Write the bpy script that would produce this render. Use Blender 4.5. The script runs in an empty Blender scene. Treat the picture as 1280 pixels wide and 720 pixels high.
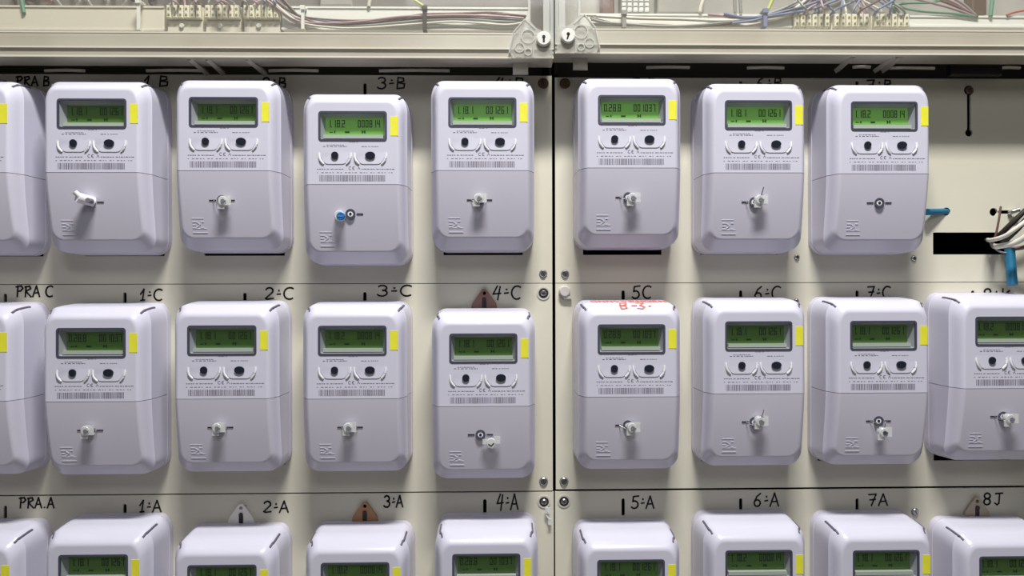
import bpy, math, random
from mathutils import Matrix, Vector, geometry
random.seed(7)
SC = bpy.context.scene
C = SC.collection

# ------------------------------------------------------------------ camera, world, light
YAW, ROLL, DIST, FPX = -0.0204922, 0.0024994, 0.924485, 924.0
cy, sy, cr, sr = math.cos(YAW), math.sin(YAW), math.cos(ROLL), math.sin(ROLL)
ROT = Matrix(((cy, -sy, 0), (sy, cy, 0), (0, 0, 1))) @ Matrix(((cr, 0, sr), (0, 1, 0), (-sr, 0, cr)))
cam_d = bpy.data.cameras.new('camera')
cam = bpy.data.objects.new('camera', cam_d)
C.objects.link(cam)
cam_d.sensor_width = 36.0
cam_d.lens = FPX / 1280 * 36.0
cam_d.clip_start = 0.02
rt, fw, up = ROT @ Vector((1, 0, 0)), ROT @ Vector((0, 1, 0)), ROT @ Vector((0, 0, 1))
mw = Matrix.Identity(4)
for i in range(3):
    mw[i][0], mw[i][1], mw[i][2] = rt[i], up[i], -fw[i]
mw[1][3] = -DIST
cam.matrix_world = mw
SC.camera = cam

SC.view_settings.view_transform = 'Standard'
SC.view_settings.look = 'None'
SC.view_settings.gamma = 1.0
SC.view_settings.exposure = 0.06

W = bpy.data.worlds.new('world')
SC.world = W
W.use_nodes = True
W.node_tree.nodes['Background'].inputs[0].default_value = (0.96, 0.97, 1.0, 1)
W.node_tree.nodes['Background'].inputs[1].default_value = 0.05

def area(name, loc, target, sx, sz, power, col):
    d = bpy.data.lights.new(name, 'AREA')
    d.shape = 'RECTANGLE'
    d.size, d.size_y = sx, sz
    d.energy = power
    d.color = col
    o = bpy.data.objects.new(name, d)
    C.objects.link(o)
    o.location = loc
    o.rotation_euler = (Vector(target) - Vector(loc)).to_track_quat('-Z', 'Y').to_euler()
    return o
area('fluorescent_tube_lamp', (0.14, -0.88, 1.71), (0.14, 0, 0.15), 0.6, 0.16, 56, (1.0, 0.975, 0.93))
area('fill_light', (0.05, -2.3, 1.5), (0.05, 0, 0), 0.9, 0.6, 9, (0.97, 0.97, 1.0))  # added frontal fill, lifts the meter faces and softens shadows

# ------------------------------------------------------------------ helpers
def at(px, py, Y=0.0):
    """a point of the plane at depth Y (wall = 0) measured in the photograph"""
    d = ROT @ Vector(((px - 640) / FPX, 1, -(py - 360) / FPX))
    t = (DIST + Y) / d.y
    return Vector((d.x * t, Y, d.z * t))

def mat(name, col, rough=0.5, spec=0.5, metal=0.0, noise=None, bump=None, alpha=None, emit=0.0, coat=0.0, trans=0.0):
    m = bpy.data.materials.new(name)
    m.use_nodes = True
    nt = m.node_tree
    b = nt.nodes['Principled BSDF']
    b.inputs['Base Color'].default_value = (*col, 1)
    b.inputs['Roughness'].default_value = rough
    b.inputs['Specular IOR Level'].default_value = spec
    b.inputs['Metallic'].default_value = metal
    b.inputs['Coat Weight'].default_value = coat
    b.inputs['Transmission Weight'].default_value = trans
    if emit:
        b.inputs['Emission Color'].default_value = (*col, 1)
        b.inputs['Emission Strength'].default_value = emit
    if alpha is not None:
        b.inputs['Alpha'].default_value = alpha
    tc = nt.nodes.new('ShaderNodeTexCoord')
    if noise:
        sc, col2, lo, hi = noise
        n = nt.nodes.new('ShaderNodeTexNoise')
        n.inputs['Scale'].default_value = sc
        n.inputs['Detail'].default_value = 6
        r = nt.nodes.new('ShaderNodeMapRange')
        r.inputs['From Min'].default_value = lo
        r.inputs['From Max'].default_value = hi
        mx = nt.nodes.new('ShaderNodeMix')
        mx.data_type = 'RGBA'
        mx.inputs['A'].default_value = (*col, 1)
        mx.inputs['B'].default_value = (*col2, 1)
        nt.links.new(tc.outputs['Object'], n.inputs['Vector'])
        nt.links.new(n.outputs['Fac'], r.inputs['Value'])
        nt.links.new(r.outputs['Result'], mx.inputs['Factor'])
        nt.links.new(mx.outputs['Result'], b.inputs['Base Color'])
    if bump:
        n2 = nt.nodes.new('ShaderNodeTexNoise')
        n2.inputs['Scale'].default_value = bump[0]
        n2.inputs['Detail'].default_value = 4
        bp = nt.nodes.new('ShaderNodeBump')
        bp.inputs['Strength'].default_value = bump[1]
        bp.inputs['Distance'].default_value = 0.0006
        nt.links.new(tc.outputs['Object'], n2.inputs['Vector'])
        nt.links.new(n2.outputs['Fac'], bp.inputs['Height'])
        nt.links.new(bp.outputs['Normal'], b.inputs['Normal'])
    return m

def clear(name, tint, haze, rough=0.08):
    """thin clear plastic: transparent with a fresnel gloss and a little milky haze"""
    m = bpy.data.materials.new(name)
    m.use_nodes = True
    nt = m.node_tree
    nt.nodes.remove(nt.nodes['Principled BSDF'])
    out = nt.nodes['Material Output']
    tr = nt.nodes.new('ShaderNodeBsdfTransparent')
    tr.inputs[0].default_value = (*tint, 1)
    gl = nt.nodes.new('ShaderNodeBsdfGlossy')
    gl.inputs['Roughness'].default_value = rough
    df = nt.nodes.new('ShaderNodeBsdfDiffuse')
    df.inputs[0].default_value = (0.86, 0.84, 0.78, 1)
    fr = nt.nodes.new('ShaderNodeFresnel')
    fr.inputs[0].default_value = 1.42
    a = nt.nodes.new('ShaderNodeMixShader')
    a.inputs[0].default_value = haze
    b = nt.nodes.new('ShaderNodeMixShader')
    nt.links.new(tr.outputs[0], a.inputs[1])
    nt.links.new(df.outputs[0], a.inputs[2])
    ge = nt.nodes.new('ShaderNodeNewGeometry')      # gloss on the outer side of the sheet only
    inv = nt.nodes.new('ShaderNodeMath'); inv.operation = 'SUBTRACT'; inv.inputs[0].default_value = 1.0
    mu = nt.nodes.new('ShaderNodeMath'); mu.operation = 'MULTIPLY'
    nt.links.new(ge.outputs['Backfacing'], inv.inputs[1])
    nt.links.new(inv.outputs[0], mu.inputs[0]); nt.links.new(fr.outputs[0], mu.inputs[1])
    nt.links.new(mu.outputs[0], b.inputs[0])
    nt.links.new(a.outputs[0], b.inputs[1])
    nt.links.new(gl.outputs[0], b.inputs[2])
    nt.links.new(b.outputs[0], out.inputs[0])
    return m

M = {
    'panel': mat('cream painted sheet', (0.70, 0.68, 0.565), 0.55, 0.35, noise=(3.5, (0.62, 0.595, 0.485), .42, .75), bump=(220, .12)),
    'lilac': mat('lilac grey moulded plastic', (0.66, 0.66, 0.785), 0.25, 0.5, noise=(6, (0.64, 0.635, 0.76), .4, .7), bump=(900, .08)),
    'lilac2': mat('lilac grey cover plastic', (0.66, 0.645, 0.765), 0.28, 0.5, noise=(6, (0.64, 0.62, 0.74), .4, .7), bump=(900, .08)),
    'bezel': mat('dark slate bezel', (0.07, 0.07, 0.11), 0.35),
    'recess': mat('grey recess plastic', (0.36, 0.37, 0.42), 0.25),
    'shelf': mat('pale recess ledge', (0.52, 0.56, 0.52), 0.25),  # paler than the recess: light caught from above is in the colour
    'lcd': mat('green liquid crystal display', (0.085, 0.19, 0.04), 0.25, emit=0.07),
    'lcd_bright': mat('bright green liquid crystal display', (0.16, 0.38, 0.08), 0.25, emit=0.30),
    'segment': mat('lcd segment', (0.012, 0.045, 0.012), 0.4),
    'glass': clear('display window glass', (0.97, 0.98, 0.97), 0.005, 0.03),
    'yellow': mat('yellow sticker', (0.88, 0.86, 0.05), 0.45, noise=(60, (0.80, 0.78, 0.04), .4, .8)),
    'black': mat('black', (0.01, 0.01, 0.012), 0.4),
    'dark': mat('interior shade black', (0.004, 0.0035, 0.003), 0.8, 0.1),
    'port': mat('dark optical port', (0.018, 0.02, 0.035), 0.15),
    'print': mat('grey print', (0.19, 0.175, 0.23), 0.6),
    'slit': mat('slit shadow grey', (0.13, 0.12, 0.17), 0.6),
    'ink': mat('black marker ink', (0.012, 0.011, 0.012), 0.5),
    'redink': mat('red marker ink', (0.82, 0.17, 0.10), 0.5),
    'steel': mat('steel screw', (0.55, 0.55, 0.54), 0.3, metal=1.0),
    'rust': mat('brown tarnished screw', (0.16, 0.10, 0.06), 0.5, metal=0.5),
    'ring': mat('dark screw well', (0.03, 0.025, 0.02), 0.5),
    'plug': mat('pale plastic plug', (0.60, 0.58, 0.54), 0.4),
    'seal': mat('clear seal plastic', (0.80, 0.83, 0.82), 0.12, alpha=0.58, coat=0.5),
    'whiteseal': mat('white seal plastic', (0.82, 0.82, 0.86), 0.25),
    'blueseal': mat('blue seal plastic', (0.01, 0.16, 0.45), 0.3),
    'lug_pink': mat('brownish pink lug', (0.25, 0.135, 0.115), 0.5),
    'lug_orange': mat('orange brown lug', (0.42, 0.22, 0.11), 0.5),
    'lug_white': mat('white lug', (0.85, 0.82, 0.76), 0.45),
    'lug_cream': mat('cream lug', (0.44, 0.37, 0.29), 0.5),
    'blue': mat('teal blue sleeve', (0.01, 0.15, 0.28), 0.45),
    'rim': mat('translucent beige polycarbonate', (0.56, 0.53, 0.44), 0.22, 0.5, alpha=0.74, noise=(12, (0.50, 0.46, 0.38), .4, .75)),
    'rimline': mat('thick beige polycarbonate edge', (0.74, 0.71, 0.62), 0.18, 0.6, alpha=0.9),
    'siderim': mat('milky side rim', (0.66, 0.68, 0.64), 0.2, 0.6, alpha=0.55),
    'corner': mat('clear moulded corner', (0.66, 0.66, 0.60), 0.12, 0.7, alpha=0.38, bump=(60, .8)),
    'pane': clear('clear cover pane', (0.98, 0.98, 0.96), 0.05, 0.05),
    'backplate': mat('grey mounting plate', (0.40, 0.39, 0.37), 0.6, noise=(14, (0.30, 0.29, 0.28), .4, .7)),
    'darkplate': mat('dark grey mounting plate', (0.19, 0.175, 0.165), 0.6, noise=(14, (0.13, 0.12, 0.12), .4, .7)),
    'duct': mat('white trunking', (0.86, 0.87, 0.85), 0.35),
    'rail': mat('beige rail', (0.74, 0.70, 0.61), 0.4),
    'block': mat('ivory terminal block', (0.82, 0.80, 0.67), 0.4),
    'brass': mat('brass terminal screw', (0.62, 0.52, 0.24), 0.35, metal=0.7),
    'lock': mat('pale lock barrel', (0.74, 0.75, 0.70), 0.25, 0.6),
    'w_brown': mat('brown wire', (0.17, 0.10, 0.09), 0.4),
    'w_grey': mat('grey wire', (0.30, 0.30, 0.30), 0.4),
    'w_black': mat('black wire', (0.02, 0.015, 0.015), 0.6),
    'w_blue': mat('blue wire', (0.20, 0.24, 0.40), 0.4),
    'w_pink': mat('mauve wire', (0.42, 0.28, 0.32), 0.4),
    'w_white': mat('white wire', (0.72, 0.70, 0.64), 0.4),
    'w_green': mat('green wire', (0.12, 0.30, 0.20), 0.4),
    'w_yellow': mat('yellow green wire', (0.55, 0.62, 0.10), 0.4),
    'w_red': mat('red wire', (0.50, 0.12, 0.09), 0.4),
    'copper': mat('copper', (0.60, 0.30, 0.15), 0.3, metal=1.0),
    'wall': mat('plaster wall', (0.5, 0.48, 0.44), 0.8, noise=(4, (0.42, 0.40, 0.37), .4, .7)),
}

class MB:
    def __init__(s):
        s.v, s.f = [], []
    def add(s, vs, fs):
        o = len(s.v)
        s.v += [tuple(v) for v in vs]
        s.f += [tuple(i + o for i in f) for f in fs]
        return s
    def box(s, a, b):
        (x0, y0, z0), (x1, y1, z1) = a, b
        x0, x1 = min(x0, x1), max(x0, x1); y0, y1 = min(y0, y1), max(y0, y1); z0, z1 = min(z0, z1), max(z0, z1)
        return s.add([(x0, y0, z0), (x1, y0, z0), (x1, y1, z0), (x0, y1, z0), (x0, y0, z1), (x1, y0, z1), (x1, y1, z1), (x0, y1, z1)],
                     [(0, 3, 2, 1), (4, 5, 6, 7), (0, 1, 5, 4), (1, 2, 6, 5), (2, 3, 7, 6), (3, 0, 4, 7)])
    def bbox(s, a, b, e):
        """box with its front (toward -Y) edges bevelled by e"""
        (x0, y0, z0), (x1, y1, z1) = a, b       # y0 = front
        r = [[(x0, z0), (x1, z0), (x1, z1), (x0, z1)], [(x0 + e, z0 + e), (x1 - e, z0 + e), (x1 - e, z1 - e), (x0 + e, z1 - e)]]
        vs = [(x, y1, z) for x, z in r[0]] + [(x, y0 + e, z) for x, z in r[0]] + [(x, y0, z) for x, z in r[1]]
        fs = [(3, 2, 1, 0)]
        for k in (0, 4):
            for i in range(4):
                j = (i + 1) % 4
                fs.append((k + i, k + j, k + 4 + j, k + 4 + i))
        fs.append((8, 9, 10, 11))
        return s.add(vs, fs)
    def cyl(s, c, r, y0, y1, n=16, rx=None, bev=0.0):
        """cylinder along Y from y0 (front, smaller y) to y1"""
        rx = rx or r
        rs = [(y1, 1, 0), (y0 + bev, 1, 0)] + ([(y0, 1, bev)] if bev else [])
        vs = []
        for y, k, d in rs:
            for i in range(n):
                a = 2 * math.pi * i / n
                vs.append((c[0] + (rx - d) * math.cos(a), y, c[1] + (r - d) * math.sin(a)))
        fs = [tuple(range(n))[::-1], tuple(range((len(rs) - 1) * n, len(rs) * n))]
        for q in range(len(rs) - 1):
            for i in range(n):
                j = (i + 1) % n
                fs.append((q * n + i, q * n + j, (q + 1) * n + j, (q + 1) * n + i))
        return s.add(vs, fs)
    def ring(s, c, r0, r1, y0, y1, n=20):
        vs, fs = [], []
        for r, y in ((r1, y1), (r1, y0), (r0, y0), (r0, y1)):
            for i in range(n):
                a = 2 * math.pi * i / n
                vs.append((c[0] + r * math.cos(a), y, c[1] + r * math.sin(a)))
        for q in range(4):
            for i in range(n):
                j = (i + 1) % n
                fs.append((q * n + i, q * n + j, (q + 1) % 4 * n + j, (q + 1) % 4 * n + i))
        return s.add(vs, fs)
    def prism(s, pts, y0, y1):
        """xz outline (counter-clockwise seen from the front) from front y0 to back y1"""
        n = len(pts)
        vs = [(x, y0, z) for x, z in pts] + [(x, y1, z) for x, z in pts]
        fs = [tuple(range(n)), tuple(range(n, 2 * n))[::-1]] + [((i + 1) % n, i, n + i, n + (i + 1) % n) for i in range(n)]
        return s.add(vs, fs)
    def tube(s, pts, r, n=7, smooth=True):
        pts = [Vector(p) for p in pts]
        if smooth and len(pts) > 2:
            q = []
            P = [2 * pts[0] - pts[1]] + pts + [2 * pts[-1] - pts[-2]]
            for i in range(1, len(P) - 2):
                for k in range(6):
                    t = k / 6
                    q.append(0.5 * ((2 * P[i]) + (-P[i - 1] + P[i + 1]) * t + (2 * P[i - 1] - 5 * P[i] + 4 * P[i + 1] - P[i + 2]) * t * t + (-P[i - 1] + 3 * P[i] - 3 * P[i + 1] + P[i + 2]) * t ** 3))
            pts = q + [pts[-1]]
        vs, fs = [], []
        ref = Vector((0.31, 0.2, 0.93))
        for i, p in enumerate(pts):
            t = (pts[min(i + 1, len(pts) - 1)] - pts[max(i - 1, 0)]).normalized()
            a = t.cross(ref)
            if a.length < .1:
                a = t.cross(Vector((1, 0, 0)))
            a.normalize()
            b = t.cross(a)
            for k in range(n):
                u = 2 * math.pi * k / n
                vs.append(p + r * (math.cos(u) * a + math.sin(u) * b))
        m = len(pts)
        for i in range(m - 1):
            for k in range(n):
                l = (k + 1) % n
                fs.append((i * n + k, i * n + l, (i + 1) * n + l, (i + 1) * n + k))
        fs += [tuple(range(n))[::-1], tuple(range((m - 1) * n, m * n))]
        return s.add(vs, fs)
    def stroke(s, pts, w, y=None, lift=(0, -1, 0), th=0.0002):
        """flat marker stroke along 3D points lying on a surface with normal lift"""
        N = Vector(lift).normalized()
        for a, b in zip(pts[:-1], pts[1:]):
            a, b = Vector(a), Vector(b)
            d = b - a
            if d.length < 1e-6:
                d = Vector((1e-4, 0, 0))
            d.normalize()
            sd = d.cross(N).normalized() * w / 2
            e = d * w * .35
            q = [a - e - sd, b + e - sd, b + e + sd, a - e + sd]
            vs = q + [p + N * th for p in q]
            s.add(vs, [(0, 1, 2, 3), (7, 6, 5, 4), (0, 4, 5, 1), (1, 5, 6, 2), (2, 6, 7, 3), (3, 7, 4, 0)])
        return s
    def mesh(s, name, m, smooth=None):
        me = bpy.data.meshes.new(name)
        me.from_pydata(s.v, [], s.f)
        me.materials.append(m)
        import bmesh
        bm = bmesh.new(); bm.from_mesh(me)
        bmesh.ops.recalc_face_normals(bm, faces=bm.faces)
        if smooth:
            lim = math.radians(smooth)
            for f in bm.faces: f.smooth = True
            for e in bm.edges:
                if len(e.link_faces) != 2 or e.calc_face_angle(0) > lim:
                    e.smooth = False
        bm.to_mesh(me); bm.free()
        return me
    def build(s, name, m, parent=None, smooth=None, label=None):
        o = bpy.data.objects.new(name, s.mesh(name, m, smooth))
        C.objects.link(o)
        if parent: o.parent = parent
        if label: o['label'] = label
        return o

def tag(o, label, cat, group=None, kind=None):
    o['label'] = label
    o['category'] = cat
    if group: o['group'] = group
    if kind: o['kind'] = kind
    return o
def thing(name, loc, label, cat, group=None):
    o = bpy.data.objects.new(name, None)
    o.empty_display_size = .02
    C.objects.link(o)
    o.location = loc
    return tag(o, label, cat, group)
def recentre(o, loc):
    """move a mesh's origin to loc without moving the mesh"""
    loc = Vector(loc)
    o.data.transform(Matrix.Translation(-loc))
    o.location = loc
    return o

# ------------------------------------------------------------------ the setting
w = MB().box((-2.2, 0.16, -1.6), (2.2, 0.20, 1.9)).build('wall_back', M['wall']); w['kind'] = 'structure'
w = MB().box((-2.2, -3.2, -1.64), (2.2, 0.16, -1.60)).build('floor', M['wall']); w['kind'] = 'structure'

X0, X1 = -0.80, 0.86
GAPL, GAPR = at(690.4, 350).x, at(694.2, 350).x
Z0 = 0.2656; Z1 = 0.0059; Z2 = -0.2545; Z3 = -0.515
COLS_L = [-0.6080, -0.4600, -0.3120, -0.1640, -0.0160]
COLS_R = [0.1586, 0.3066, 0.4546, 0.6026]

# carcass of the cabinets: an open box behind the panels, its inner shade painted near black
for (a, b, lab) in ((X0, GAPL, 'dark cabinet box behind the left hand cream panels'), (GAPR, X1, 'dark cabinet box behind the right hand cream panels')):
    t = thing('meter_cabinet', ((a + b) / 2, .16, Z3), lab, 'cabinet', 'dark cabinet boxes behind the panels')
    for nm, p, q in (('back_panel', (a, .152, Z3), (b, .158, .53)), ('side_panel', (a, .004, Z3), (a + .003, .152, .53)), ('side_panel', (b - .003, .004, Z3), (b, .152, .53)),
                     ('top_panel', (a + .003, .004, .527), (b - .003, .152, .53)), ('bottom_panel', (a + .003, .004, Z3), (b - .003, .152, Z3 + .003))):
        o = MB().box(p, q).build(nm, M['dark'])
        o.data.transform(Matrix.Translation(-t.location)); o.parent = t

# ------------------------------------------------------------------ cream panels with real cut-outs
def circ(x, z, r, n=14):
    return [(x + r * math.cos(2 * math.pi * i / n), z + r * math.sin(2 * math.pi * i / n)) for i in range(n)]
def slot(x, z0, z1, r, n=6):
    return [(x + r * math.cos(math.pi * i / n), z1 - r + r * math.sin(math.pi * i / n)) for i in range(n + 1)] + \
           [(x + r * math.cos(math.pi + math.pi * i / n), z0 + r + r * math.sin(math.pi + math.pi * i / n)) for i in range(n + 1)]
def hslot(x0, x1, z, r, n=6):
    return [(x1 - r + r * math.cos(-math.pi / 2 + math.pi * i / n), z + r * math.sin(-math.pi / 2 + math.pi * i / n)) for i in range(n + 1)] + \
           [(x0 + r + r * math.cos(math.pi / 2 + math.pi * i / n), z + r * math.sin(math.pi / 2 + math.pi * i / n)) for i in range(n + 1)]
def rect(x0, x1, z0, z1):
    return [(x0, z0), (x1, z0), (x1, z1), (x0, z1)]

def panel(x0, x1, z0, z1, holes, label, group):
    th = 0.003
    loops = [rect(x0, x1, z0, z1)] + holes
    # earcut style fill of the front face
    tris = geometry.tessellate_polygon([[Vector((p[0], p[1], 0)) for p in l] for l in loops])
    flat = [p for l in loops for p in l]
    n = len(flat)
    vs = [(x, 0, z) for x, z in flat] + [(x, th, z) for x, z in flat]
    fs = []
    for t in tris:
        fs.append(tuple(t)); fs.append(tuple(i + n for i in t[::-1]))
    k = 0
    for l in loops:
        m = len(l)
        for i in range(m):
            j = (i + 1) % m
            fs.append((k + i, k + j, n + k + j, n + k + i))
        k += m
    mb = MB().add(vs, fs)
    o = mb.build('cabinet_panel', M['panel'])
    recentre(o, ((x0 + x1) / 2, th, z0))
    return tag(o, label, 'panel', group)

def zpx(y, x=640): return at(x, y).z
# slot tops (marked in the photograph) per column
topC = {0: 367, 1: 365.5, 2: 366, 3: 365, 4: 364, 5: 363, 6: 363, 7: 363, 8: 363}
topA = {0: 632, 1: 630, 2: 631, 3: 629, 4: 624, 5: 623, 6: 623, 7: 623, 8: 624}
topB = {0: 100, 1: 102, 2: 102, 3: 103.5, 4: 101, 5: 101, 6: 101, 7: 101}
colx = dict(enumerate(COLS_L + COLS_R))
xpx = {0: 6.5, 1: 156, 2: 306, 3: 456, 4: 606, 5: 779, 6: 926, 7: 1071.5, 8: 1216}
def row_holes(cols, tops, bot_px, bh, row):
    hs = []
    for c in cols:
        if c in tops:
            p = at(xpx[c], tops[c])
            hs.append(slot(p.x, p.z - (.022 if not (row == 'B' and c == 3) else .030), p.z, .0021))
        b = at(xpx[c], bot_px[0] + (bot_px[1] - bot_px[0]) * xpx[c] / 1280).z
        hs.append(rect(colx[c] - .0505, colx[c] + .0485, b, b + bh))
    return hs
gL1, gL2 = .0004, .0007
LEFT, RIGHT = range(5), range(5, 9)
hB_L = row_holes(LEFT, topB, (320.5, 317), .028, 'B')
hB_R = row_holes(RIGHT, topB, (319.5, 318.0), .028, 'B')
kx = at(1211, 113)
kt, kb = at(1211, 113), at(1211, 166)
# keyhole slot of the empty place: round hole, narrow slit, round hole
r1, r2, hw = .0062, .0048, .0023
key = []
a1 = math.asin(hw / r1); a2 = math.asin(hw / r2)
for i in range(13):
    a = -math.pi / 2 + a1 + (2 * math.pi - 2 * a1) * i / 12
    key.append((kt.x + r1 * math.cos(a), kt.z + r1 * math.sin(a)))
for i in range(11):
    a = math.pi / 2 + a2 + (2 * math.pi - 2 * a2) * i / 10
    key.append((kt.x + r2 * math.cos(a), kb.z + r2 * math.sin(a)))
hB_R.append(key)
h1 = at(1183, 264.5); hB_R.append(circ(h1.x, h1.z, .0052))
h2 = at(1242, 265); h3 = at(1268, 265)
hB_R.append(circ(h2.x, h2.z, .0052)); hB_R.append(hslot(h2.x + .0056, h3.x, h2.z, .0022))
def pz(z, g): return z - g
PB_L = panel(X0, GAPL, Z1 + gL1, Z0, hB_L, 'cream sheet panel behind the top row of meters, left of the black vertical gap', 'cream cabinet panels')
PC_L = panel(X0, GAPL, Z2 + gL2 + .0, Z1 - gL1, row_holes(LEFT, topC, (582.5, 577), .028, 'C'), 'cream sheet panel behind the middle row of meters, left of the black vertical gap', 'cream cabinet panels')
PA_L = panel(X0, GAPL + .0010, Z3, Z2 - .0010, row_holes(LEFT, topA, (850, 845), .028, 'A'), 'cream sheet panel behind the lowest row of meters, left of the black vertical gap', 'cream cabinet panels')
PB_R = panel(GAPR, X1, Z1 + gL1, Z0 - .002, hB_R, 'cream sheet panel with an empty meter place, behind the top right meters', 'cream cabinet panels')
PC_R = panel(GAPR, X1, Z2 + .0022, Z1 - gL1, row_holes(RIGHT, topC, (577, 575.5), .028, 'C'), 'cream sheet panel behind the middle row of meters, right of the black vertical gap', 'cream cabinet panels')
PA_R = panel(GAPR - .0010, X1, Z3, Z2 - .0006, row_holes(RIGHT, topA, (845, 840), .028, 'A'), 'cream sheet panel behind the lowest row of meters, right of the black vertical gap', 'cream cabinet panels')

# ------------------------------------------------------------------ marker writing
def arc(cx, cz, rx, rz, a0, a1, n=9):
    return [(cx + rx * math.cos(math.radians(a0 + (a1 - a0) * i / n)), cz + rz * math.sin(math.radians(a0 + (a1 - a0) * i / n))) for i in range(n + 1)]
G = {
    '1': [[(.1, .55), (.65, 1), (.45, 0)], [(.15, .0), (.8, .04)]],
    '2': [arc(.45, .72, .36, .26, 160, -30) + [(.1, .06), (.3, .0), (.9, .08)]],
    '3': [arc(.4, .74, .38, .24, 150, -80), arc(.4, .27, .45, .27, 85, -150)],
    '4': [[(.45, 1), (.05, .38), (.85, .45)], [(.75, .95), (.55, -.05)]],
    '5': [[(.9, 1), (.25, .95), (.2, .55)] + arc(.4, .30, .45, .30, 100, -140)],
    '6': [[(.75, .98), (.35, .75), (.1, .35)] + arc(.42, .25, .34, .25, 170, 500)],
    '7': [[(.05, .95), (.85, .98), (.4, 0)], [(.2, .5), (.8, .55)]],
    '8': [arc(.45, .76, .33, .24, -90, 270, 12), arc(.45, .26, .36, .26, 90, 450, 12)],
    'A': [[(.0, 0), (.45, 1), (.95, .02)], [(.15, .35), (.8, .38)]],
    'B': [[(.2, 1), (.15, 0)], [(.2, .98), (.75, .92), (.8, .65), (.2, .53)], [(.2, .53), (.9, .42), (.85, .08), (.15, .02)]],
    'C': [arc(.58, .5, .5, .5, 55, 305, 12)],
    'P': [[(.25, 1), (.2, 0)], [(.0, .92), (.7, 1), (.95, .78), (.65, .55), (.22, .5)]],
    'R': [[(.2, .95), (.15, 0)], [(.05, .9), (.7, .98), (.85, .75), (.2, .5), (.95, .0)]],
    'J': [[(.2, .95), (1, 1)], [(.65, 1), (.62, .15), (.4, .0), (.15, .15)]],
    'K': [[(.25, 1), (.25, 0)], [(.95, .85), (.28, .3), (.5, .35), (.95, .0)]],
    'o': [[(.5, .78), (.52, .70)], [(.15, .42), (.8, .45)]],
    '-': [[(.4, .74), (.6, .74)], [(.1, .45), (.85, .48)]],
    '.': [[(.4, .08), (.45, .05)]],
    ' ': [],
}
GW = {'o': .5, '.': .45, ' ': .35, '-': .55, '1': .7, 'C': 1.15}
def write(txt, x0, y0, x1, y1, parent, wpx=2.0, ink='ink', slant=0.06):
    tot = sum(GW.get(c, 1) + .18 for c in txt) - .18
    k = (x1 - x0) / tot
    mb = MB()
    x = x0
    for c in txt:
        gw = GW.get(c, 1) * k
        for st in G[c]:
            pts = []
            for u, v in st:
                px = x + gw * (u + slant * (v - .5)); py = y1 + (y0 - y1) * v + random.uniform(-.12, .12)
                pts.append(at(px, py, -.0001))
            mb.stroke(pts, wpx / 1000)
        x += gw + .18 * k
    o = mb.build('marker_writing', M[ink])
    o.data.transform(Matrix.Translation(-parent.location))
    o.parent = parent
    o['label'] = 'hand lettered black marker code reading ' + txt.replace('o', ' ').replace('.', ' ').replace('-', ' ')
    return o
for a in (('PRA B', 20, 95.5, 62, 107.5, PB_L), ('1 B', 180, 95, 211, 108, PB_L), ('2-B', 328, 97, 358, 110, PB_L), ('3-B', 472, 96.5, 507, 111, PB_L), ('4oB', 618, 97, 656, 110, PB_L),
          ('5oB', 789, 98, 820, 110, PB_R), ('6oB', 945, 97, 978, 111, PB_R), ('7oB', 1083, 100, 1115, 113, PB_R),
          ('PRA C', 20, 357.5, 67, 371, PC_L), ('1oC', 175, 361.5, 204, 375.5, PC_L), ('2oC', 331, 359.5, 368, 374, PC_L), ('3-C', 472, 356.5, 516, 370, PC_L), ('4-C', 616, 357.5, 652, 374, PC_L),
          ('5C', 790, 357.5, 815, 373, PC_R), ('6oC', 943, 358, 977, 374, PC_R), ('7oC', 1084, 358, 1114, 373, PC_R), ('8oK', 1229, 361, 1262, 375, PC_R),
          ('PRA.A', 24, 622, 68, 635, PA_L), ('1oA', 174, 625.5, 202, 640, PA_L), ('2oA', 329, 626.5, 361, 640.5, PA_L), ('3oA', 480, 619.5, 504, 634, PA_L), ('4oA', 621, 617.5, 648, 637, PA_L),
          ('5oA', 789, 620, 818, 635.5, PA_R), ('6oA', 942, 616.5, 974, 633, PA_R), ('7A', 1085, 617.5, 1110, 632, PA_R), ('8J', 1229, 616.5, 1253, 631, PA_R)):
    write(*a)

# ------------------------------------------------------------------ the electricity meter
HW, HT, SEAM = 0.0615, 0.204, -0.112        # half width, height, seam below the top
FD = 0.067                                   # depth of the face
RINGS = [(.010, 0, 0, 0), (.036, .0005, .0018, .001), (.0500, .0007, .0036, .0016), (.0524, .0025, .0050, .0036), (.0572, .0041, .0080, .0080),
         (.0622, .0060, .0110, .0120), (.0654, .0080, .0138, .0142), (.0667, .0096, .0160, .0152), (.0670, .0110, .0178, .0162), (.0670, .0117, .0185, .0169)]
def gfac(z):
    return 1.0 if z >= SEAM else 1.0 - 0.30 * ((SEAM - z) / (HT + SEAM)) ** 1.3
def upper_chain(si, ti):
    """from the seam on the right, round the top, to the seam on the left"""
    hw = HW - si; top = -ti
    rx, rz = .0150 - si * .35, .0240 - ti * .3
    pts = [(hw, SEAM + .0003), (hw, SEAM + .03), (hw, top - rz - .012)]
    for i in range(9):
        a = math.pi / 2 * i / 8
        pts.append((hw - rx + rx * math.cos(a) ** .92, top - rz + rz * math.sin(a) ** .92))
    return pts + [(-x, z) for x, z in reversed(pts)]
def lower_chain(si, bi):
    hw = HW - si; bot = -HT + bi
    rx, rz = max(.0175 - si * .5, .004), max(.0185 - bi * .4, .004)
    pts = [(-hw, SEAM - .0003), (-hw, SEAM - .02), (-hw, SEAM - .045), (-hw, bot + rz + .003)]
    for i in range(9):
        a = math.pi / 2 * i / 8
        pts.append((-hw + rx - rx * math.cos(a), bot + rz - rz * math.sin(a)))
    return pts + [(-x, z) for x, z in reversed(pts)]
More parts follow.
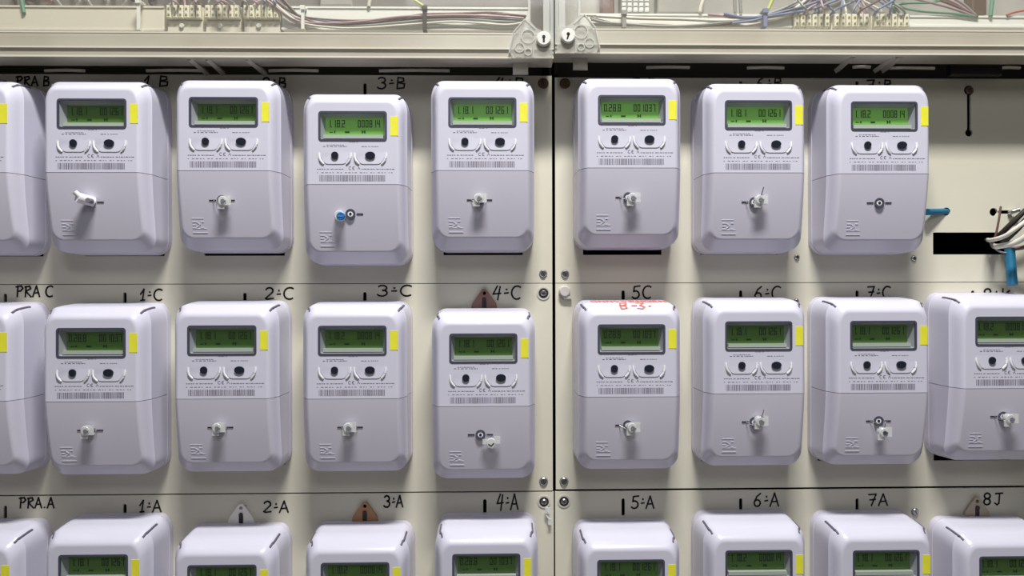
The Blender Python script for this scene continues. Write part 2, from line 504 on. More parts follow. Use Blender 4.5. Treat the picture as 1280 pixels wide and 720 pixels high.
def shell(chain, kb, ks=0.0):
    rings = [chain(r[1], r[kb]) for r in RINGS]
    n = len(rings[0])
    vs = []
    for (d, *_), ch in zip(RINGS, rings):
        for x, z in ch:
            vs.append((x, -(.008 + (d - .008) * gfac(z)) + ks * 0, z))
    fs = []
    R = len(rings)
    for k in range(R - 1):
        for i in range(n - 1):
            fs.append((k * n + i, k * n + i + 1, (k + 1) * n + i + 1, (k + 1) * n + i))
    # cap across the seam
    fs.append(tuple([k * n for k in range(R)] + [k * n + n - 1 for k in reversed(range(R))]))
    return vs, fs, rings[-1], (R - 1) * n

def dpy(z): return -(.008 + (FD - .008) * gfac(z))
# upper housing, its face carries the display window as a real opening
DW, DH, DZ = 0.0395, 0.0173, -0.0445          # half sizes and centre of the display frame
def rrect(cx, cz, hw, hh, r, n=4):
    p = []
    for (sx, sz, a0) in ((1, 1, 0), (-1, 1, 90), (-1, -1, 180), (1, -1, 270)):
        for i in range(n + 1):
            a = math.radians(a0 + 90 * i / n)
            p.append((cx + sx * (hw - r) + r * math.cos(a), cz + sz * (hh - r) + r * math.sin(a)))
    return p
vs, fs, last, off = shell(upper_chain, 2)
hole = rrect(0, DZ, DW - .0008, DH - .0008, .003)
tris = geometry.tessellate_polygon([[Vector((x, z, 0)) for x, z in last], [Vector((x, z, 0)) for x, z in hole]])
nb = len(vs)
vs += [(x, -FD, z) for x, z in hole]
nl = len(last)
m_ = lambda i: off + i if i < nl else nb + i - nl
fs += [tuple(m_(i) for i in t) for t in tris]
ME_HOUSING = MB().add(vs, fs).mesh('housing', M['lilac'], 34)
# lower terminal cover: planar-ish face as strips
vs, fs, last, off = shell(lower_chain, 3)
fs.append(tuple(range(off, off + len(last))))
ME_COVER = MB().add(vs, fs)
# fill the slightly curved cover face row by row instead of one polygon
ME_COVER.f.pop()
n = len(last)
for i in range(n // 2 - 1):
    a, b, c, d = off + i, off + i + 1, off + n - 2 - i, off + n - 1 - i
    ME_COVER.f.append((a, b, c, d))
ME_COVER = ME_COVER.mesh('terminal_cover', M['lilac2'], 34)
# base plate against the wall
def base_outline():
    u = upper_chain(-.0004, -.0004); l = lower_chain(-.0004, -.0004)
    return u + l
ME_BASE = MB().prism(base_outline(), -.0105, -.0003).mesh('base_plate', M['lilac2'], 40)

# bezel: dark frame standing 0.4 mm proud, walls of the recess behind it
def frame(o_, i_, yf, yb):
    n = len(o_)
    vs = [(x, yb, z) for x, z in o_] + [(x, yf, z) for x, z in o_] + [(x, yf, z) for x, z in i_] + [(x, yb, z) for x, z in i_]
    fs = [(k * n + i, k * n + (i + 1) % n, (k + 1) % 4 * n + (i + 1) % n, (k + 1) % 4 * n + i) for k in range(4) for i in range(n)]
    return MB().add(vs, fs)
ME_BEZEL = frame(rrect(0, DZ, DW, DH, .0034), rrect(0, DZ, DW - .0022, DH - .0022, .0020), -FD - .0006, -FD + .003).mesh('display_bezel', M['bezel'], 40)
RD = .0105                                   # how far the screen sits behind the face
def recess():
    o_, i_ = rrect(0, DZ, DW - .0020, DH - .0020, .0020), rrect(0, DZ - .0005, DW - .0060, DH - .0050, .0008)
    n = len(o_)
    vs = [(x, -FD + .0008, z) for x, z in o_] + [(x, -FD + RD, z) for x, z in i_]
    fs = [(i, (i + 1) % n, n + (i + 1) % n, n + i) for i in range(n)]
    return MB().add(vs, fs).mesh('display_recess', M['recess'], 40)
ME_RECESS = recess()
ME_SCREEN = {k: MB().box((-.0340, -FD + RD - .0002, DZ - .0092), (.0340, -FD + RD + .001, DZ + .0122)).mesh('display_screen', M[k]) for k in ('lcd', 'lcd_bright')}
ME_LEDGE = MB().box((-.0345, -FD + .0035, DZ - .0135), (.0345, -FD + RD, DZ - .0094)).mesh('display_ledge', M['shelf'])
ME_GLASS = MB().box((-DW + .0021, -FD + .0004, DZ - DH + .0021), (DW - .0021, -FD + .0012, DZ + DH - .0021)).mesh('display_window', M['glass'])
SEG = {'0': 'abcdef', '1': 'bc', '2': 'abged', '3': 'abgcd', '4': 'fgbc', '5': 'afgcd', '6': 'afgedc', '7': 'abc', '8': 'abcdefg', '9': 'abcdfg', '.': '', ' ': ''}
def digits(mb, txt, x, z, w, h, t, y):
    for ch in txt:
        if ch == '.':
            mb.box((x - w * .12, y - .0001, z), (x + w * .12, y, z + t)); x += w * .30; continue
        P = {'a': ((x, z + h - t), (x + w, z + h)), 'd': ((x, z), (x + w, z + t)), 'g': ((x, z + h / 2 - t / 2), (x + w, z + h / 2 + t / 2)),
             'b': ((x + w - t, z + h / 2), (x + w, z + h)), 'c': ((x + w - t, z), (x + w, z + h / 2)), 'f': ((x, z + h / 2), (x + t, z + h)), 'e': ((x, z), (x + t, z + h / 2))}
        for k in SEG[ch]:
            (a, b), (c, d) = P[k]
            mb.box((a, y - .0001, b), (c, y, d))
        x += w * 1.32
def digit_mesh(a, b):
    mb = MB(); y = -FD + RD - .0004
    digits(mb, a, -.031, DZ + .0005, .0036, .0086, .0010, y)
    digits(mb, b, .004, DZ + .0005, .0034, .0086, .0010, y)
    mb.box((-.029, y - .0001, DZ - .0055), (-.025, y, DZ - .0045)); mb.box((-.0235, y - .0001, DZ - .006), (-.022, y, DZ - .0035))
    mb.box((-.011, y - .0001, DZ - .0058), (-.0055, y, DZ - .0040))
    mb.box((.0085, y - .0001, DZ - .0064), (.0098, y, DZ - .0028)); mb.box((.0115, y - .0001, DZ - .0064), (.0128, y, DZ - .0028)); mb.box((.0085, y - .0001, DZ - .0050), (.0128, y, DZ - .0042))
    return mb.mesh('display_digits', M['segment'])
ME_DIG = [digit_mesh('1.18.1', '001261'), digit_mesh('1.18.2', '000814'), digit_mesh('0.28.8', '001037')]
ME_YEL = MB().box((.0434, -FD - .0003, DZ - .0111), (.0522, -FD + .0002, DZ + .0111)).mesh('yellow_label', M['yellow'])
# optical pads
def pad(cx):
    o_ = [(cx - .0180, -.0700), (cx - .0180, -.0790)] + [(cx - .0172, -.0815), (cx - .0135, -.0870), (cx - .0115, -.0888), (cx - .0085, -.0893)]
    o_ = o_ + [(2 * cx - x, z) for x, z in reversed(o_)]
    i_ = [(cx + (x - cx) * .90, -.0795 + (z + .0795) * .90) for x, z in o_]
    n = len(o_)
    yb, yf = -FD + .0002, -FD - .0007
    v = [(x, yb, z) for x, z in o_] + [(x, yf, z) for x, z in i_]
    v[0:1]
    f = [(i, (i + 1) % n, n + (i + 1) % n, n + i) for i in range(n)] + [tuple(range(n, 2 * n))]
    # the top end runs out flush with the face
    v = [(x, (yb if z > -.0715 else y), z) for x, y, z in v]
    return v, f
ME_PAD = [MB().add(*pad(c)).mesh('optical_pad', M['lilac'], 25) for c in (-.0203, .0203)]
def pad_highlight_ridge(cx, sx):  # corner ridges, coloured white to paint in their highlight
    y = -FD - .0006
    return MB().tube([(cx + sx * .0182, y + .0006, -.0758), (cx + sx * .0180, y, -.0800), (cx + sx * .0165, y - .0004, -.0845), (cx + sx * .0132, y + .0003, -.0885)], .0012, 6).mesh('pad_highlight_ridge', M['whiteseal'], 50)
ME_HIGHLIGHT_RIDGE = [(pad_highlight_ridge(c, -1), pad_highlight_ridge(c, 1)) for c in (-.0203, .0203)]
ME_PORT_L = MB().cyl((-.0203, -.0785), .0042, -FD - .0023, -FD - .0010, 16).mesh('optical_port', M['port'])
ME_PORT_R = MB().cyl((.0203, -.0785), .0042, -FD - .0023, -FD - .0010, 16, rx=.0058).mesh('optical_port', M['port'])
def bars():
    rnd = random.Random(3); mb = MB(); x = -.0385
    while x < .0375:
        wv = rnd.choice((.0004, .0005, .0008, .0011))
        mb.box((x, -FD - .0002, -.1082), (x + wv, -FD + .0001, -.1012)); x += wv + rnd.choice((.0004, .0006, .0009))
    return mb.mesh('barcode', M['print'])
ME_BAR = bars()
def prints():
    rnd = random.Random(5); mb = MB()
    def line(x0, x1, z, h, gap=.0008):
        x = x0
        while x < x1:
            wv = rnd.uniform(.0010, .0034)
            if x + wv > x1: break
            mb.box((x, -FD - .0002, z), (x + wv, -FD + .0001, z + h)); x += wv + rnd.choice((gap, gap, gap * 2.2))
    line(-.034, -.006, -.0683, .0007); line(.010, .030, -.0683, .0006)
    line(-.030, -.010, -.0665, .0005)
    line(-.004, .006, -.0632, .0006)
    line(-.041, -.008, -.0945, .0007); line(.010, .050, -.0945, .0007)
    line(-.041, .048, -.0985, .0006, .0016)
    y = -FD - .0002
    S = lambda pts: mb.stroke([(x, -FD + .0001, z) for x, z in pts], .0005, th=.0003)
    S(arc(-.0030, -.0930, .0016, .0017, 60, 300, 8)); S(arc(.0012, -.0930, .0016, .0017, 60, 300, 8)); S([(-.0003, -.0930), (.0012, -.0930)])
    S([(.0056, -.0945), (.0070, -.0920), (.0084, -.0945)])
    return mb.mesh('printed_text', M['print'])
ME_PRINT = prints()
# slits at the two upper corners, following the moulded surface
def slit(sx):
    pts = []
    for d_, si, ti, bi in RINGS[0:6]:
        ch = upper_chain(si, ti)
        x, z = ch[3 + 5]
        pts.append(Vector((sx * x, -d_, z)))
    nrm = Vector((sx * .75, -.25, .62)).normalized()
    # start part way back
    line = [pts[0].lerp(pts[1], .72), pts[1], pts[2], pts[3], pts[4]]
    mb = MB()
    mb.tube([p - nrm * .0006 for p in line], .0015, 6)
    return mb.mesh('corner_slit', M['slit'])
ME_SLIT = [slit(-1), slit(1)]
# sealing screw with its two dark slots
SX, SZ = -.0037, -.1455
SY = dpy(SZ)
ME_WELL = MB().ring((SX, SZ), .0038, .0058, SY - .0012, SY + .002).mesh('screw_collar', M['bezel'], 40)
_mb = MB().cyl((SX, SZ), .0037, SY - .0006, SY + .004, 14, bev=.0006)
ME_SCREW = _mb.mesh('sealing_screw', M['whiteseal'], 40)
ME_CORE = MB().cyl((SX, SZ), .0016, SY - .0011, SY + .002, 10).mesh('screw_socket', M['port'])
ME_SLOT = [MB().box((a, SY - .0004, SZ - .0006), (b, SY + .002, SZ + .0006)).mesh('seal_slot', M['black']) for a, b in ((-.0185, -.0105), (.0033, .0110))]
def emboss():
    mb = MB()
    for k, (a, b) in enumerate(((-.0405, -.0265), (-.0400, -.0235))):
        z = -.1665 - k * .0115
        mb.box((a, dpy(z) - .0003, z), (b, dpy(z) + .0015, z + .0009))
    for pts in ([(-.0395, -.1700), (-.0355, -.1700)], [(-.0395, -.1735), (-.0360, -.1735)], [(-.0395, -.1765), (-.0355, -.1765)], [(-.0345, -.1705), (-.0310, -.1730), (-.0345, -.1760)],
                [(-.0300, -.1700), (-.0268, -.1700)], [(-.0300, -.1765), (-.0268, -.1765)], [(-.0300, -.1700), (-.0300, -.1765)]):
        mb.stroke([(x, dpy(z) + .0006, z) for x, z in pts], .0009, th=.0009)
    mb.box((-.0400, dpy(-.1825) - .0004, -.1828), (-.0230, dpy(-.1825) + .0015, -.1822))
    return mb.mesh('embossed_logo', M['lilac'])
ME_EMB = emboss()

# seals: (kind -> parts)
def seal_parts(kind):
    out = []
    y = SY
    if kind in ('clear', 'clear_down', 'clear_left', 'clear_up'):
        dx, dz = {'clear': (.0035, -.0015), 'clear_down': (.002, -.012), 'clear_left': (-.001, .001), 'clear_up': (.004, .002)}[kind]
        cx, cz = SX + dx, SZ + dz
        b = MB()
        b.cyl((cx, cz), .0058, y - .0095, y - .0025, 10, bev=.0012)
        b.box((cx + .0020, y - .0088, cz - .0050), (cx + .0095, y - .0072, cz + .0060))
        b.box((cx - .0062, y - .0075, cz - .0092), (cx + .0015, y - .0060, cz - .0020))
        out.append(b.mesh('seal', M['seal'], 40))
        c = MB().cyl((cx + .0006, cz - .0003), .0024, y - .0104, y - .0090, 10)
        c.box((cx + .0012, y - .0102, cz - .0010), (cx + .0040, y - .0090, cz + .0004))
        out.append(c.mesh('seal_insert', M['print'] if kind != 'clear_down' else M['bezel'], 40))
        s = MB().tube([(SX - .010, y - .0005, SZ), (SX - .004, y - .0045, SZ - .003), (cx, y - .005, cz - .004), (SX + .006, y - .004, SZ - .003), (SX + .008, y - .0003, SZ)], .0004, 5)
        if kind == 'clear_up': s.tube([(cx, y - .006, cz), (cx + .002, y - .010, cz + .008), (cx + .003, y - .012, cz + .014)], .0007, 5)
        out.append(s.mesh('seal_wire', M['steel'], 60))
    if kind == 'clear_low':       # flag hanging below and to the right of the open screw
        cx, cz = SX + .0125, SZ - .0090
        b = MB().cyl((cx, cz), .0060, y - .0060, y - .0020, 12, bev=.0010)
        b.box((cx - .010, y - .0035, cz - .0015), (cx - .0045, y - .0020, cz + .0042))
        b.box((cx + .004, y - .0055, cz - .0005), (cx + .0105, y - .0035, cz + .0075))
        out.append(b.mesh('seal', M['seal'], 40))
        out.append(MB().stroke([(cx - .003, y - .0062, cz - .001), (cx, y - .0062, cz - .003), (cx + .003, y - .0062, cz)], .0012, th=.0004).mesh('seal_insert', M['port']))
    if kind == 'white':
        b = MB()
        p0, p1 = Vector((SX + .003, y, SZ)), Vector((SX - .008, y - .014, SZ + .004))
        b.tube([p0, p0.lerp(p1, .5), p1], .0058, 12)
        b.tube([p1 + Vector((.004, .002, -.001)), p1 + Vector((-.002, -.001, .006))], .0030, 8)
        out.append(b.mesh('seal', M['whiteseal'], 50))
        q0, q1 = Vector((SX + .004, y - .0060, SZ + .0005)), Vector((SX + .0035, y - .0135, SZ + .0005))
        out.append(MB().tube([q0, q1], .0030, 10).mesh('seal_insert', M['print'], 50))
    if kind == 'blue':
        cx, cz = SX - .0105, SZ - .0035
        out.append(MB().cyl((cx - .001, cz + .001), .0062, y - .008, y - .001, 14, bev=.001).mesh('seal', M['seal'], 40))
        out.append(MB().cyl((cx + .001, cz), .0048, y - .0105, y - .0075, 14, bev=.0006).mesh('seal_insert', M['blueseal'], 40))
        out.append(MB().box((cx - .0018, y - .0110, cz - .0006), (cx + .0038, y - .0104, cz + .0006)).mesh('seal_mark', M['w_blue']))
    return out
SEALS = {k: seal_parts(k) for k in ('clear', 'clear_down', 'clear_left', 'clear_up', 'clear_low', 'white', 'blue', 'none')}
# hanging lug behind some meters
def lug(col):
    t = [(-.0175, -.006), (.0175, -.006), (.0150, .006), (.0050, .0205), (.0020, .0240), (-.0020, .0240), (-.0050, .0205), (-.0150, .006)]
    hole = circ(0, .0155, .0022, 8)
    sl = rect(-.0028, .0028, -.003, .0100)
    loops = [t, circ(0, .0190, .0023, 10), sl]
    tr = geometry.tessellate_polygon([[Vector((x, z, 0)) for x, z in l] for l in loops])
    fl = [p for l in loops for p in l]; n = len(fl)
    v = [(x, -.0040, z) for x, z in fl] + [(x, -.0004, z) for x, z in fl]
    f = [tuple(a) for a in tr] + [tuple(i + n for i in a[::-1]) for a in tr]
    k = 0
    for l in loops:
        m = len(l)
        f += [(k + i, k + (i + 1) % m, n + k + (i + 1) % m, n + k + i) for i in range(m)]; k += m
    a = MB().add(v, f).mesh('hanging_lug', M[col])
    b = MB().box((-.0027, -.0034, -.003), (.0027, -.0005, .0099))  # dark backing added in the slot to stand for its shade
    b.cyl((0, .0110), .0026, -.0060, -.0034, 12, bev=.0006)
    return a, b.mesh('lug_screw_slot_shade', M['ring'], 40)

def part(me, parent, label=None):
    o = bpy.data.objects.new(me.name.split('.')[0], me)
    C.objects.link(o); o.parent = parent
    if label: o['label'] = label
    return o

def redscribble():
    mb = MB()
    def topz(d):
        for (a, b) in zip(RINGS[:-1], RINGS[1:]):
            if a[0] <= d <= b[0]:
                return -(a[2] + (b[2] - a[2]) * (d - a[0]) / (b[0] - a[0]))
        return -RINGS[-1][2]
    rnd = random.Random(9)
    def S(pts, w=.0012):
        mb.stroke([(x, -d, topz(d) + .0004) for x, d in pts], w, lift=(0, -.35, 1), th=.0003)
    x = -.042
    while x < .042:                       # first line: a row of loose capitals
        a = rnd.choice((0, 1, 2, 3))
        w_ = .0062
        d0, d1 = .024, .040
        if a == 0: S([(x, d1), (x, d0), (x + w_, d0)]); S([(x, (d0 + d1) / 2), (x + w_ * .8, (d0 + d1) / 2)]); S([(x, d1), (x + w_, d1)])
        if a == 1: S([(x, d0), (x + w_ / 2, d1), (x + w_, d0)])
        if a == 2: S([(x, d1), (x, d0), (x + w_, d1), (x + w_, d0)])
        if a == 3: S([(x, d0), (x + w_, d0), (x + w_, d1), (x, d1), (x, d0)])
        x += w_ + .0030
    def T(x, pts): S([(x + u * .009, .0605 - v * .012) for u, v in pts], .0020)
    T(-.012, [(.9, .95), (.2, 1), (.1, .6), (.8, .45), (.9, .1), (.2, 0), (.1, .4), (.9, .7), (.9, .95)])
    T(.002, [(.1, .5), (.7, .5)])
    T(.009, [(0, 1), (.9, .9), (.4, .55), (.95, .3), (.6, 0), (0, .1)])
    T(.022, [(.1, .4), (.3, .45)])
    return mb.mesh('red_writing', M['redink'])

GROUP = 'lilac grey electricity meters in three rows'
def make_meter(code, dx, dz, top, label, seal='clear', bright=False, dig=0, lugcol=None, red=False, tilt=0.0):
    t = thing('electricity_meter', (dx, 0, top), label, 'meter', GROUP)
    if tilt: t.rotation_euler = (0, math.radians(tilt), 0)
    part(ME_BASE, t); part(ME_HOUSING, t); part(ME_COVER, t)
    bz = part(ME_BEZEL, t, 'dark slate display frame')
    part(ME_RECESS, bz); part(ME_LEDGE, bz)
    sc = part(ME_SCREEN['lcd_bright' if bright else 'lcd'], t, 'green liquid crystal display')
    part(ME_DIG[dig], sc)
    part(ME_GLASS, t)
    part(ME_YEL, t, 'plain yellow sticker')
    for p, q, rims in zip(ME_PAD, (ME_PORT_L, ME_PORT_R), ME_HIGHLIGHT_RIDGE):
        a = part(p, t); part(q, a, 'dark optical port')
        for rm in rims: part(rm, a)
    part(ME_BAR, t, 'grey printed barcode'); part(ME_PRINT, t, 'small grey print with CE mark')['kind'] = 'stuff'
    part(ME_SLIT[0], t); part(ME_SLIT[1], t)
    s = part(ME_SCREW, t); part(ME_WELL, s); part(ME_CORE, s)
    if seal not in ('blue', 'white'): part(ME_SLOT[0], t)
    part(ME_SLOT[1], t)
    part(ME_EMB, t)
    ps = SEALS[seal]
    if ps:
        r = part(ps[0], t)
        for p in ps[1:]: part(p, r)
    if lugcol:
        a, b = lug(lugcol)
        l = part(a, t, {'lug_pink': 'brownish pink hanging lug', 'lug_orange': 'orange brown hanging lug', 'lug_white': 'white hanging lug', 'lug_cream': 'cream hanging lug'}[lugcol])
        part(b, l)
    if red: part(ME_RED, t, 'red marker writing on top edge')
    return t
ME_RED = redscribble()
# measured centres of the display frames: column x, display height
METERS = [
 ('PRAB', -.6120, .2010, 'lilac meter under the text PRA B, cut off by the left photo edge, top row', dict(seal='clear')),
 ('1B', -.4640, .2012, 'lilac meter with a white cylindrical seal sticking out of its screw, top row', dict(seal='white')),
 ('2B', -.3140, .2034, 'lilac meter under the text 2 B, third from the left in the top row', dict(seal='clear')),
 ('3B', -.1660, .1875, 'lilac meter under the text 3 B, hung low, with a blue seal', dict(seal='blue', bright=True, dig=1)),
 ('4B', -.0162, .2038, 'lilac meter in the top row, directly left of the black gap, bright green display', dict(seal='clear_left', bright=True)),
 ('5B', .1576, .2069, 'lilac meter in the top row, directly right of the black gap', dict(seal='clear', bright=True, dig=2)),
 ('6B', .3060, .2013, 'lilac meter under the text 6 B, wire end standing on its seal, top row', dict(seal='clear_up', bright=True)),
 ('7B', .4545, .2003, 'lilac meter beside the empty place, its screw bare without a seal', dict(seal='none', dig=1, bright=True)),
 ('PRAC', -.6130, -.0606, 'lilac meter under the text PRA C, cut off by the left photo edge, middle row', dict(seal='clear')),
 ('1C', -.4655, -.0618, 'lilac meter under the text 1 C, second from the left in the middle row', dict(seal='clear_left', dig=2)),
 ('2C', -.3165, -.0594, 'lilac meter under the text 2 C, third from the left in the middle row', dict(seal='clear_left')),
 ('3C', -.1670, -.0602, 'lilac meter under the text 3 C, fourth from the left in the middle row', dict(seal='clear_left', dig=1)),
 ('4C', -.0158, -.0698, 'lilac meter under the text 4 C, hung low on a brownish pink lug', dict(seal='clear_low', lugcol='lug_pink')),
 ('5C', .1566, -.0598, 'lilac meter under the text 5C with red marker writing along its top', dict(seal='clear', red=True, dig=2)),
 ('6C', .3057, -.0568, 'lilac meter under the text 6 C, third from the right in the middle row', dict(seal='clear_up')),
 ('7C', .4530, -.0567, 'lilac meter under the text 7 C, clear seal dangling beneath its screw', dict(seal='clear_down')),
 ('8C', .6015, -.0523, 'lilac meter at the right end of the middle row, cut by the photo edge', dict(seal='clear', dig=1)),
 ('PRAA', -.6110, -.3270, 'lilac meter under the text PRA A, leftmost in the lowest row', dict(seal='clear')),
 ('1A', -.4635, -.3218, 'lilac meter under the text 1 A, second from the left in the lowest row', dict(seal='clear')),
 ('2A', -.3170, -.3350, 'lilac meter under the text 2 A, hung low on a white lug', dict(seal='clear', lugcol='lug_white')),
 ('3A', -.1645, -.3338, 'lilac meter under the text 3 A, hung low on an orange brown lug', dict(seal='clear', lugcol='lug_orange', dig=1)),
 ('4A', -.0130, -.3252, 'lilac meter under the text 4 A, directly left of the gap in the lowest row', dict(seal='clear', dig=2)),
 ('5A', .1553, -.3337, 'lilac meter under the text 5 A, below a long black slot, lowest row', dict(seal='clear')),
 ('6A', .3053, -.3241, 'lilac meter under the text 6 A, third from the right in the lowest row', dict(seal='clear', dig=1)),
 ('7A', .4555, -.3256, 'lilac meter under the text 7A, second from the right in the lowest row', dict(seal='clear')),
 ('8J', .6055, -.3342, 'lilac meter under the text 8J, hung low on a cream lug', dict(seal='clear', lugcol='lug_cream')),
]
for code, x, zd, lab, kw in METERS:
    make_meter(code, x, 0, zd - DZ, lab, **kw)

# ------------------------------------------------------------------ screws and caps on the panels
def screw(px, py, r, label, style, parent_off=0):
    p = at(px, py)
    t = thing('screw', (p.x, 0, p.z), label, 'screw', 'screws and studs on the cream panels')
    if style == 'well':
        MB().ring((0, 0), r * .62, r, -.0012, -.0001).build('washer', M['ring'], t, 40)
        MB().cyl((0, 0), r * .60, -.0028, -.0001, 14, bev=.0010).build('screw_head', M['steel'], t, 40)
        MB().box((-r * .35, -.0031, -.0004), (r * .35, -.0027, .0004)).build('screw_slot', M['ring'], t)
        t2 = MB().ring((0, 0), r * 1.05, r * 1.4, -.0010, -.0001).build('collar', M['plug'], t, 40)
    elif style == 'cap':
        MB().cyl((0, 0), r, -.0070, -.0001, 18, bev=.0015).build('cap', M['plug'], t, 40)
        MB().box((-r * .2, -.0052, -r * 1.3), (r * 1.2, -.0005, -r * .8)).build('cap_tab', M['plug'], t)
    else:
        m = M['rust'] if style == 'rust' else M['steel']
        MB().ring((0, 0), r * .98, r * 1.15, -.0006, -.0001).build('washer', M['rail' if style == 'rust' else 'w_grey'], t, 40)
        MB().cyl((0, 0), r, -.0025, -.0001, 14, bev=.0010).build('screw_head', m, t, 40)
        a = MB().box((-r * .7, -.0028, -.0004), (r * .7, -.0024, .0004)).build('screw_slot', M['ring'], t)
        a.rotation_euler = (0, math.radians(random.choice((60, 75, -40))), 0)
    return t
screw(679, 342, .0046, 'steel screw left of the black gap just above the seam under the top row', 'steel')
screw(706.3, 342.5, .0046, 'steel screw right of the black gap just above the seam under the top row', 'steel')
screw(679.3, 366.5, .0060, 'steel screw in a dark ring left of the black gap beside the text 4 C', 'well')
screw(705.5, 364, .0072, 'pale plastic cap right of the black gap opposite the ringed screw', 'cap')['category'] = 'cap'
screw(679.5, 601.5, .0050, 'worn steel screw left of the black gap above the lowest seam', 'steel')
screw(705, 601.5, .0050, 'worn steel screw right of the black gap above the lowest seam', 'steel')
screw(680, 627, .0058, 'steel screw in a dark ring left of the black gap beside the text 4 A', 'well')
screw(705, 626.5, .0058, 'steel screw in a dark ring right of the black gap, beside text 5 A', 'well')
screw(679, 104.5, .0068, 'tarnished screw left of the black gap at the top under the clear cover', 'rust')
screw(706, 104.5, .0068, 'tarnished screw right of the black gap at the top under the clear cover', 'rust')
screw(996, 321.5, .0032, 'tiny screw under the top row between the sixth and seventh text columns', 'steel')
screw(1142, 323, .0032, 'tiny screw just left of and below the black rectangular opening', 'steel')
screw(1143.5, 639.5, .0042, 'small screw between the meters below 7A and 8J', 'steel')
screw(995.5, 376.5, .0030, 'tiny screw beside the top right corner of the meter below 6 C', 'steel')
p = at(1211, 113)
t = thing('screw', (p.x, .003, p.z), 'brown hanging screw in the round top of the empty keyhole slot', 'screw', 'screws and studs on the cream panels')
MB().cyl((0, 0), .0048, -.0055, .004, 14, bev=.0012).build('screw_head', M['rust'], t, 40)
MB().box((-.0030, -.0058, -.0004), (.0030, -.0054, .0004)).build('screw_slot', M['ring'], t)
# cap tag left of the gap low down
p = at(683, 642)
o = MB().tube([(0, -.003, .010), (.001, -.005, .004), (-.001, -.004, 0), (.005, -.005, -.007)], .0011, 6)
o.box((-.002, -.0055, .002), (.004, -.004, .009)); o.box((.002, -.0058, -.012), (.0062, -.0042, -.005))
o = o.build('seal_tag', M['seal']); o.location = p
tag(o, 'clear plastic seal tag dangling below the ringed screw left of the text 5 A', 'seal')

# ------------------------------------------------------------------ empty place: sleeves and loose wires
a, b = at(1159, 265, -.012), at(1183, 264.5, .004)
o = MB().tube([a, a.lerp(b, .4), b], .0042, 10).build('blue_sleeve', M['blue'], None, 50)
recentre(o, b)
tag(o, 'short teal blue sleeve poking from the round hole beside the empty place', 'sleeve')
a, b = at(1262, 311, -.020), at(1265.5, 356, -.028)
t = MB()
d = (b - a)
t.tube([a, a.lerp(b, .5), b], .0058, 10)
o = t.build('blue_sleeve', M['blue'], None, 50); recentre(o, a)
tag(o, 'long teal blue sleeve hanging from the loose wires at the right edge', 'sleeve')
def wire(pts, r, m, label, group, name='wire', cat='wire'):
    o = MB().tube(pts, r, 8).build(name, M[m], None, 60)
    recentre(o, pts[0])
    return tag(o, label, cat, group)
LG = 'loose wires out of the empty meter place'
base = [((1246, 292, .025), (1250, 293, -.010), (1264, 280, -.026), (1290, 256, -.034), (1330, 228, -.03)),
        ((1252, 301, .025), (1257, 300, -.018), (1271, 287, -.038), (1293, 265, -.046), (1335, 240, -.04)),
        ((1241, 307, .025), (1248, 308, -.030), (1272, 302, -.054), (1296, 286, -.066), (1340, 262, -.06)),
        ((1233, 299, .025), (1239, 300, -.022), (1258, 294, -.050), (1288, 273, -.060), (1332, 252, -.05)),
        ((1256, 310, .025), (1262, 311, -.012), (1280, 309, -.026), (1302, 300, -.036), (1342, 284, -.03))]
for pts, r, m, lab in zip(base, (.0033, .0034, .0034, .0026, .0028), ('w_black', 'w_black', 'w_white', 'w_white', 'w_brown'),
                          ('black loose wire topmost of the bundle at the right edge', 'black loose wire second from top in the bundle at the right edge',
                           'thick white loose wire along the bottom of the bundle at the right edge', 'thin white loose wire between the two black ones at the right edge',
                           'brown loose wire lowest behind the white one at the right edge')):
    wire([at(x, y, Y) for x, y, Y in pts], r, m, lab, LG)
wire([at(x, y, Y) for x, y, Y in ((1240, 305, -.010), (1244, 296, -.020), (1248, 278, -.025), (1251, 258, -.026))], .0013, 'w_brown', 'thin brown wire end standing upright in front of the slot', LG)
wire([at(x, y, Y) for x, y, Y in ((1235, 299, -.012), (1241, 308, -.020), (1251, 315, -.022), (1261, 316, -.021))], .0011, 'w_grey', 'thin grey wire looping down to the long blue sleeve', LG)
wire([at(x, y, Y) for x, y, Y in ((1262, 266, -.002), (1266, 264.5, -.006), (1274, 262, -.008))], .0030, 'steel', 'short metal stud lying in the slot at the right edge', None, 'stud', 'stud')

